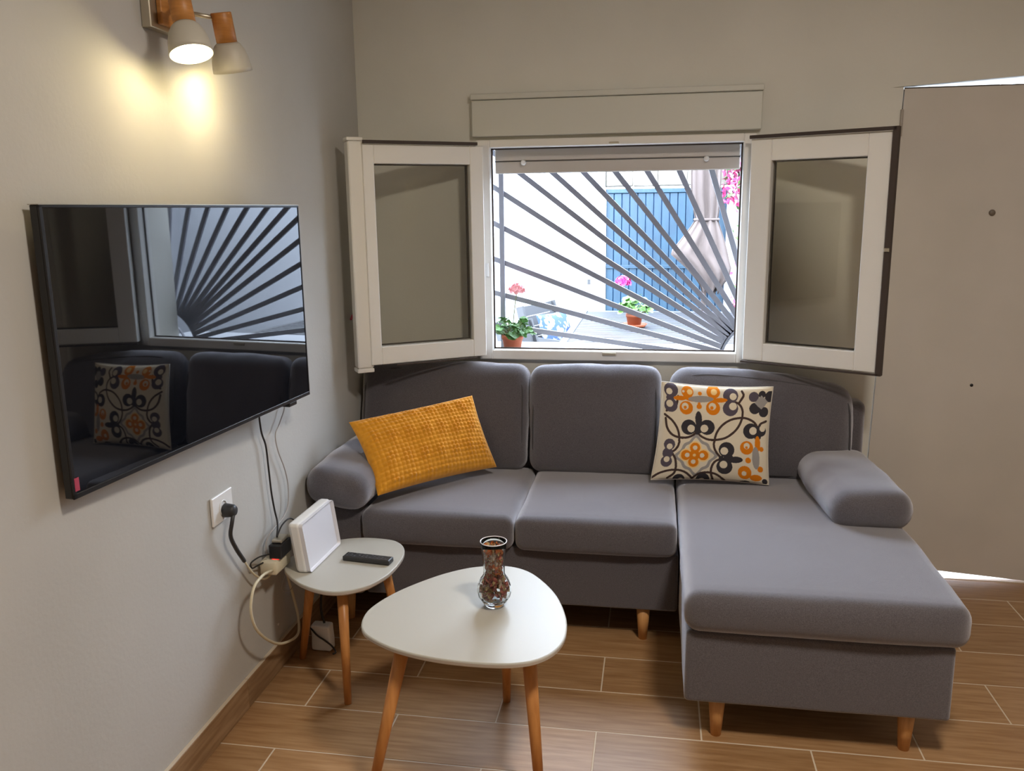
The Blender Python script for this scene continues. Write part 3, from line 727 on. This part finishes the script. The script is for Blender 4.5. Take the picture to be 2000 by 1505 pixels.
# ================================================================== WALL LAMP
wl = empty('wall_spotlight', (0, -1.50, 2.06), 'twin-spot wall lamp with oak sleeves and greige metal cups, glowing above the television', 'lamp')
wo = Vector(wl.location)
def W(mb): return rel(mb, wo)
W(MB().cbox(.0005, .026, -1.590, -1.405, 2.048, 2.60, .002)).out('back_plate', STEELB, wl)
W(MB().cbox(.026, .040, -1.560, -1.415, 2.060, 2.60, .002)).out('wooden_plate', LIGHTW, wl)
def spot(sx, ax, arm_y, wood_len, nm, target):
    """ax: direction the cup opens to, sx: centre of the cup's rim"""
    ax = Vector(ax).normalized(); rim_c = Vector(sx); rm = align(-ax)      # local +z runs from the rim back to the sleeve
    P = [(.053, 0), (.0525, .012), (.050, .032), (.044, .054), (.035, .070), (.026, .078)]
    inn = [(.024, .075), (.033, .067), (.042, .052), (.048, .031), (.0505, .012), (.051, 0)]
    cup = lathe('cup', P + inn, SHADE, wl, 40, tuple(rim_c - wo), True, True, rm)
    cup.data.materials.append(SHADEI)
    for k, pl in enumerate(cup.data.polygons):
        if 6 <= k // 40 < 11: pl.material_index = 1
    lathe('sleeve', [(0, .074), (.0275, .074), (.0275, .150), (.026, .152), (0, .152)], LIGHTW, wl, 32, tuple(rim_c - wo), False, True, rm)
    bl = MB().ball((0, 0, .030), .024, n=16); o = mk('bulb', [rm @ Vector(v) + rim_c - wo for v in bl.V], bl.F, BULB, wl, True)
    top = rim_c - ax * .135; 
    g_ = MB().cyl(top - wo, Vector((.04, arm_y, top.z + .01)) - wo, .006, n=10); g_.out('arm', STEELB, wl, True)
    li = bpy.data.lights.new('bulb_light', 'POINT'); li.energy = LAMPW; li.color = (1, .82, .44); li.shadow_soft_size = .026
    lo_ = bpy.data.objects.new('bulb_light', li); COL.objects.link(lo_); lo_.location = rim_c - ax * -.001 - wo; lo_.parent = wl
LAMPW = 2.3
BULB = emis('lit_bulb', (1, .90, .70), 25)
spot((0.148, -1.624, 1.971), (.25, -.19, -.95), -1.50, .09, 'a', None)
spot((0.12, -1.357, 1.970), (.02, .26, -.96), -1.45, .09, 'b', None)

# ================================================================== OUTLET, PLUGS, CABLES
oe = empty('wall_outlet', (0, -1.413, .711), 'square white wall outlet with a charcoal plug in it, left of the side table', 'outlet')
MB().cbox(.0005, .010, -.061, .061, -.043, .046, .003).out('face_plate', WHITEP, oe)
lathe('socket_ring', [(.019, .0), (.024, 0), (.024, .002), (.019, .002)], WHITEP, oe, 28, (.0102, 0.0, 0), True, True, align((1, 0, 0)))
pg = empty('power_plug', (.012, -1.408, .700), 'round charcoal power plug pushed into the white wall outlet', 'plug')
lathe('plug_body', [(0, .035), (.014, .035), (.019, .028), (.0215, .008), (.0215, 0), (0, 0)], GREYP, pg, 24, (0, 0, 0), False, True, align((1, 0, 0)))
tube('cord', [(.028, .0, -.005), (.030, -.018, -.032), (.022, -.018, -.075), (.02, .012, -.128), (.018, .06, -.19)], .0065, GREYP, pg)
tube('thin_cord', [(.018, .06, -.19), (.02, .105, -.25), (.028, .155, -.292), (.030, .20, -.300), (.030, .245, -.285)], .0035, CREAMC, pg)

ps = empty('power_adapter_block', (.045, -1.165, .425), 'cream three-way power block with red lit switch hanging at the side table edge', 'adapter')
MB().cbox(-.032, .030, -.058, .058, -.020, .030, .008).out('block', CREAMP, ps, True)
MB().ball((.014, -.026, .030), .013, 1, 1, .7, 14).out('switch', REDL, ps, True)
bp_ = empty('power_supply', (.064, -1.158, .456), 'black square power supply plugged into the cream block', 'power supply')
MB().cbox(-.022, .022, -.048, .036, .001, .050, .004).out('body', BLACKP, bp_)
MB().cbox(-.018, .018, -.030, .030, .0505, .062, .003).out('metal_strip', STEELB, bp_)
bt = [(.02, -1.16, .985), (.02, -1.15, .884), (.02, -1.125, .825), (.02, -1.117, .751), (.02, -1.109, .658), (.022, -1.099, .591), (.035, -1.110, .545), (.056, -1.165, .520)]
setp(tube('cable', bt, .0032, BLACKC), 'thin black cable hanging straight down from the television', 'cable')
wt_ = [(.02, -.955, .985), (.02, -.96, .92), (.02, -1.015, .867), (.02, -1.048, .84), (.02, -1.036, .782), (.02, -.994, .704), (.02, -.976, .632), (.02, -.991, .561), (.02, -1.047, .534), (.02, -1.10, .528), (.02, -1.165, .51), (.02, -1.175, .465), (.028, -1.15, .458)]
setp(tube('cable', wt_, .0024, WHITEC), 'pale grey cable hanging in a wavy curve, nearer the corner', 'cable')
lp = [(.060, -1.224, .425), (.07, -1.26, .44), (.07, -1.315, .448), (.07, -1.377, .435), (.07, -1.407, .375), (.07, -1.383, .30), (.07, -1.305, .218), (.065, -1.200, .150), (.062, -1.075, .115), (.045, -1.02, .150), (.030, -1.02, .242), (.030, -1.05, .324), (.030, -1.065, .417), (.062, -1.075, .494), (.09, -1.10, .525)]
setp(tube('cable', lp, .0048, CREAMC), 'thick cream cable drooping in a big loop beside the side table', 'cable')
bl_ = [(.05, -1.212, .478), (.03, -1.25, .482), (.018, -1.285, .475), (.018, -1.278, .455), (.022, -1.25, .452), (.03, -1.225, .452)]
setp(tube('cable', bl_, .0026, BLACKC), 'short black cable curling in a small loop left of the power supply', 'cable')
bl2 = [(.056, -1.165, .520), (.06, -1.13, .548), (.07, -1.09, .558), (.078, -1.06, .535), (.080, -1.045, .50)]
setp(tube('cable', bl2, .0026, BLACKC), 'short black cable arching behind the router', 'cable')
wr_ = [(.05, -1.02, .372), (.03, -1.06, .34), (.028, -1.10, .30), (.045, -1.08, .285), (.05, -1.04, .29), (.06, -1.0, .27)]
setp(tube('cable', wr_, .0014, WHITEC), 'very thin pale wire dangling under the side table', 'cable')
# boxed adapter lying on the floor below the side table
fb = empty('floor_adapter', (.105, -.955, .0), 'white plastic-wrapped adapter standing on the floor beneath the side table', 'adapter')
soft('wrapped_body', 0, 0, .052, .075, .045, .10, .008, WHITEP, fb, wr=.003, step=.01)
tube('strap', [(-.036, -.020, .092), (-.01, -.029, .07), (.02, -.031, .052), (.045, -.028, .030), (.060, -.03, .008), (.052, -.04, .005)], .0032, BLACKC, fb)
setp(tube('cable', [(.115, -.955, .105), (.105, -.955, .16), (.115, -.96, .24), (.125, -.975, .33), (.12, -.985, .378)], .0045, BLACKC), 'black cable rising from the floor adapter to the side table', 'cable')
# little red-tipped wire on the left wall
rw = empty('wall_wire', (.0, -.2, 1.15), 'tiny red-tipped wire sticking out of the left wall beside the window', 'wire')
tube('wire', [(.0, .035, .030), (.008, .01, .018), (.012, -.02, .0)], .003, GREYP, rw); tube('red_tip', [(.012, -.02, .0), (.013, -.032, -.008), (.013, -.043, -.014)], .0052, PINK, rw)

# air conditioner high on the left wall, outside the frame but mirrored in the right casement
ac = empty('air_conditioner', (0, -3.2, 2.15), 'long white air conditioner high on the left wall behind the viewer', 'air conditioner')
soft('body', .11, 0, .14, .20, .80, .27, .03, WHITEP, ac, wr=0, step=.1)
MB().cbox(.13, .19, -.36, .36, .0, .012, .002).out('flap', WHITEP, ac)

# ================================================================== COURTYARD
setp(MB().box(-4, 7, WT, 9, -.14, -.02).out('courtyard_ground', PAVE), **st)
g = MB(); GX0, GX1 = .825, 1.92
g.box(-4, GX0 - .012, 4.4, 4.7, -.05, 2.35); g.box(GX1, 6, 4.4, 4.7, -.05, 2.35)
setp(g.out('courtyard_wall', CWALL), **st)
setp(MB().box(-4.2, -4, WT, 4.7, -.05, 2.3).out('courtyard_wall_left', CWALL), **st)
setp(MB().box(5.0, 5.2, WT, 4.4, -.05, 2.3).out('courtyard_wall_right', CWALL), **st)
g = MB(); g.box(-1.6, -.15, WT, WT + .02, 0, 3.1); 
stn = empty('stone_wall', (1.37, 4.5, 1.76), kind='structure')
MB().box(GX0 - 1.37 - .012, GX1 - 1.37, -.02, .2, 0.02, .6).out('mortar', mat('mortar', (.6, .55, .48), .9), stn)
xx = GX0 - 1.37 - .01; k = 0
for rowi, (z0, z1) in enumerate(((.02, .30), (.305, .6))):
    xx = GX0 - 1.37 - .01
    while xx < GX1 - 1.37 - .02:
        wd = R.uniform(.17, .34); x1_ = min(xx + wd, GX1 - 1.37)
        soft('stone', (xx + x1_) / 2, -.03, (z0 + z1) / 2, x1_ - xx - .008, .05, z1 - z0 - .008, .012, STONE, stn, wr=.004, step=.08); xx = x1_
gate = empty('blue_gate', (1.37, 4.47, 0), 'blue plank gate behind the table outside the window', 'gate')
W_ = GX1 - GX0; nb = 15; bw = W_ / nb
for i in range(nb):
    x0 = -W_ / 2 + i * bw
    MB().cbox(x0 + .0035, x0 + bw - .0035, -.02, .0, .03, 1.045, .003).out('board', BLUE, gate)
    MB().cbox(x0 + .0035, x0 + bw - .0035, -.02, .0, 1.06, 1.72, .003).out('board', BLUE, gate)
g = MB(); g.box(-W_ / 2, W_ / 2, .001, .03, .02, 1.75); g.out('backing', mat('dark_blue', (.008, .05, .15), .6), gate)
MB().cbox(-W_ / 2, W_ / 2, -.035, -.021, 1.03, 1.062, .003).out('rail', BLUE, gate); MB().cbox(-W_ / 2, W_ / 2, -.035, .02, 1.722, 1.762, .004).out('rail', BLUE, gate)
os_ = empty('outdoor_switch', (.668, 4.399, .905), 'small white switch box on the courtyard wall left of the blue gate', 'switch')
MB().cbox(-.03, .03, -.03, 0, -.05, .05, .004).out('box', WHITEP, os_); MB().cbox(-.012, .018, -.036, -.0305, -.02, .03, .002).out('rocker', GREYP, os_)

# table outside
ot = empty('garden_table', (1.45, 2.45, 0), 'long grey slatted garden table in the courtyard', 'table')
tx0, tx1, ty0, ty1, tz = .68 - 1.45, 2.3 - 1.45, 1.05 - 2.45, 3.52 - 2.45, .74
g = MB(); n = 34; st_ = (ty1 - ty0 - .1) / n
for i in range(n): g.box(tx0 + .055, tx1 - .055, ty0 + .05 + i * st_ + .0, ty0 + .05 + (i + 1) * st_ - .016, tz - .022, tz - .002)
setp(g.out('slats', TSLAT, ot), kind='stuff')
g = MB(); g.cbox(tx0, tx0 + .052, ty0, ty1, tz - .045, tz, .004); g.cbox(tx1 - .052, tx1, ty0, ty1, tz - .045, tz, .004); g.cbox(tx0 + .052, tx1 - .052, ty0, ty0 + .05, tz - .045, tz, .004); g.cbox(tx0 + .052, tx1 - .052, ty1 - .05, ty1, tz - .045, tz, .004)
g.out('frame', TFRAME, ot)
for x in (tx0 + .06, tx1 - .06):
    for y in (ty0 + .08, ty1 - .08): MB().cbox(x - .03, x + .03, y - .03, y + .03, -.02, tz - .046, .004).out('leg', GREYW, ot)

# two folding chairs on its left side
def chair(x, y, label, rz, top):
    e = empty('garden_chair', (x, y, -.02), label, 'chair', rz=rz, group=None)
    # local +x faces the table
    def back(yc, nm):
        MB().bar((-.20, yc, .40), (-.33, yc, top), .055, .028, (0, 1, 0)).out(nm, GREYW, e)
    back(-.24, 'back_post'); back(.24, 'back_post')
    for k in range(5):
        t = .30 + k * .155; p0 = Vector((-.20, 0, .40)).lerp(Vector((-.33, 0, top)), t); dz = Vector((-.13, 0, top - .40)).normalized()
        g_ = MB().bar(p0 + Vector((0, -.225, 0)), p0 + Vector((0, .225, 0)), .075, .016, (1, 0, .2)); g_.out('back_slat', GREYW, e)
    for k in range(5): MB().cbox(-.20 + k * .085, -.125 + k * .085, -.23, .23, .435, .455, .003).out('seat_slat', GREYW, e)
    for yy in (-.245, .245):
        MB().bar((.20, yy, 0), (-.22, yy, .46), .04, .025, (0, 1, 0)).out('leg', GREYW, e); MB().bar((-.20, yy, 0), (.20, yy, .45), .04, .025, (0, 1, 0)).out('leg', GREYW, e)
        MB().bar((-.26, yy, .66), (.18, yy, .64), .05, .028, (0, 1, 0)).out('armrest', GREYW, e)
    return e
chair(.70, 2.62, 'grey slatted garden chair holding the blue pillow, left of the garden table', math.radians(-22), .90)
chair(.70, 1.72, 'grey slatted garden chair nearer the window, partly hidden by the pot plant', math.radians(-14), .87)
bq = empty('blue_pillow', (.555, 2.60, .45), 'blue and white patterned pillow propped on the farther garden chair', 'pillow', rz=math.radians(-30))
C4 = [(.08, -.18, .03), (.08, .18, .03), (-.04, -.18, .38), (-.04, .18, .38)]
C4 = [(a + .0, b_, c_) for a, b_, c_ in C4]
V, F = pillow_grid(*C4, .06, 20, 20, True); mk('front_cover', V, F, BPILL, bq, True)
V, F = pillow_grid(*C4, .04, 12, 12, False); mk('back_cover', V, F, BPILL, bq, True)

# closed parasol
um = empty('parasol', (1.70, 3.75, 0), 'closed taupe parasol tied round the middle, in front of the blue gate', 'parasol')
MB().cyl((0, 0, .0), (0, 0, 2.6), .022, n=16).out('pole', CANVAS, um, True)
lathe('base', [(0, .05), (.22, .05), (.24, .03), (.24, -.02), (0, -.02)], GREYW, um, 28)
V = []; F = []; NS = 120
prof = [(2.62, .03, .03, 0), (2.4, .08, .08, .2), (2.1, .12, .105, .3), (1.87, .137, .112, .35), (1.68, .132, .112, .35), (1.55, .105, .105, .22), (1.485, .092, .098, .1), (1.43, .125, .115, .2), (1.33, .20, .15, .3), (1.235, .275, .18, .35), (1.195, .285, .19, .35), (1.15, .235, .20, .4), (1.08, .155, .22, .5), (1.0, .085, .205, .5), (.94, .04, .16, .5), (.885, .012, .12, .5)]
for z, rl, rr_, fz in prof:
    for i in range(NS):
        a = 2 * PI * i / NS; fold = 1 + fz * .5 * math.sin(8 * a + 1.3 * math.sin(z * 3)) * (.7 + .3 * math.sin(3 * a + 1)) * (1 - .8 * abs(math.cos(a)) ** 6)
        cx_ = (rr_ - rl) / 2; hw = (rr_ + rl) / 2
        V.append((cx_ + hw * math.cos(a) * (1 if abs(math.cos(a)) > .9 else 1), min(hw, .16) * .75 * math.sin(a) * fold + .012 * math.sin(11 * a), z + (.03 * math.sin(5 * a) if z < .9 else 0)))
for j in range(len(prof) - 1):
    for i in range(NS): F.append((j * NS + i, j * NS + (i + 1) % NS, (j + 1) * NS + (i + 1) % NS, (j + 1) * NS + i))
mk('canopy', V, F, CANVAS, um, True)
tube('tie', [(.003 + .097 * math.cos(a * PI / 8), .078 * math.sin(a * PI / 8), 1.485) for a in range(16)], .012, CANVAS, um, 8, True, 3)

# potted geraniums
def leaf_mesh(nm, m, r):
    V = [(0, 0, 0)]; n = 14
    for i in range(n):
        a = 2 * PI * (i + .5) / n; rr = r * (1 + .10 * math.cos(5 * a)) * (1 if abs(a - PI) > .25 else .55); V.append((rr * math.cos(a) + r * .5, rr * math.sin(a), r * .22 * (rr / r) ** 2 + .06 * r * math.sin(5 * a)))
    me = bpy.data.meshes.new(nm); me.from_pydata(V, [], [(0, 1 + i, 1 + (i + 1) % n) for i in range(n)]); me.materials.append(m); return me
def geranium(loc, pot_r, pot_h, cr_, ch, nl, lm, label, pm, petal, fx, fh, fr, saucer=None, lr=.022):
    e = empty('potted_geranium', loc, label, 'potted plant')
    lathe('pot', [(0, 0), (pot_r * .72, 0), (pot_r * .93, pot_h * .78), (pot_r, pot_h * .78), (pot_r, pot_h), (pot_r * .9, pot_h), (pot_r * .88, pot_h * .86), (0, pot_h * .86)], pm, e, 28)
    lathe('soil', [(0, pot_h * .88), (pot_r * .87, pot_h * .87)], SOIL, e, 20)
    if saucer: lathe('saucer', [(0, -.001), (saucer * .8, -.001), (saucer, .022), (saucer * .94, .022), (saucer * .78, .006), (0, .006)], pm, e, 28)
    me = leaf_mesh('leaf', lm, lr); st2 = MB()
    for i in range(nl):
        a = R.random() * 2 * PI; t = R.random(); rr = cr_ * (.25 + .75 * R.random() ** .6); h = pot_h * .95 + ch * (1 - .75 * (rr / cr_) ** 2) * R.uniform(.35, 1)
        o = bpy.data.objects.new('leaf', me); COL.objects.link(o); o.parent = e; o.location = (rr * math.cos(a), rr * math.sin(a), h)
        o.rotation_euler = (R.uniform(-.7, .7), R.uniform(-.2, .9), a + R.uniform(-.5, .5)); o.scale = [R.uniform(.75, 1.2)] * 3
        st2.cyl((rr * .15 * math.cos(a), rr * .15 * math.sin(a), pot_h * .85), (rr * math.cos(a), rr * math.sin(a), h), .0016, n=5)
    st2.out('stems', STEM, e)
    fs = empty('flower', (0, 0, 0)); fs.parent = e
    tube('flower_stem', [(0, 0, pot_h * .9), (fx * .4, 0, pot_h + (fh - pot_h) * .5), (fx, 0, fh)], .0022, STEM, fs, 6)
    pb = MB()
    for i in range(60 if fr < .04 else 110):
        d = Vector((R.gauss(0, 1), R.gauss(0, 1), abs(R.gauss(0, 1)) * .9 + .1)).normalized(); c = Vector((fx, 0, fh)) + d * fr * R.uniform(.7, 1)
        rot = align(d) @ Matrix.Rotation(R.random() * 6, 3, 'Z'); s_ = fr * .30
        pb.add([c + rot @ Vector(q_) * s_ for q_ in ((0, 0, -.2), (1, .2, .3), (.5, .9, .2), (-.6, .8, .35), (-1, -.2, .2), (-.2, -1, .3), (.7, -.7, .2))], [(0, i_, i_ % 6 + 1) for i_ in range(1, 7)])
    pb.out('petals', petal, fs)
    return e
geranium((.645, .150, .9345), .050, .086, .080, .095, 64, LEAF, 'geranium in a brick-red pot with one pale pink bloom, on the outer window sill', TERRA, PINKF, .022, .283, .038)
geranium((1.145, 2.52, .741),   .062, .095, .10, .16, 50, LEAF2, 'bright green geranium with a magenta bloom in an orange pot, on the garden table', TERRA2, MAGF, -.085, .31, .056, saucer=.095, lr=.028)

# bougainvillea on the courtyard wall
bg_ = empty('bougainvillea', (2.06, 4.25, 0), 'pink flowering bougainvillea climbing the courtyard wall right of the parasol', 'climbing plant')
tube('stem', [(.02, .06, -.02), (.0, .06, .5), (.04, .05, 1.0), (.0, .04, 1.5), (-.02, .05, 2.1)], .016, STEM, bg_)
tube('stem', [(.10, .06, -.02), (.09, .06, .6), (.05, .05, 1.2), (.10, .04, 1.9)], .010, STEM, bg_)
for nm, m_, n_, s_ in (('blossom', BOUG, 520, .034), ('pale_blossom', BOUG2, 330, .032), ('foliage', LEAF2, 240, .034)):
    pb = MB()
    for i in range(n_):
        if R.random() < .86: c = Vector((R.gauss(.02, .11), R.gauss(-.06, .06), R.uniform(1.60, 2.35)))
        else: c = Vector((R.gauss(.03, .07), R.gauss(.0, .03), R.uniform(.35, 1.6)))
        c.x = max(-.19, c.x)
        c.y = min(c.y, .11)
        rot = Matrix.Rotation(R.random() * 6.3, 3, 'X') @ Matrix.Rotation(R.random() * 6.3, 3, 'Y') @ Matrix.Rotation(R.random() * 6.3, 3, 'Z')
        pb.add([c + rot @ Vector(q_) * s_ for q_ in ((-1, 0, 0), (0, -.55, .2), (1, 0, 0), (0, .55, .2))], [(0, 1, 2), (0, 2, 3)])
    setp(pb.out(nm, m_, bg_), kind='stuff')
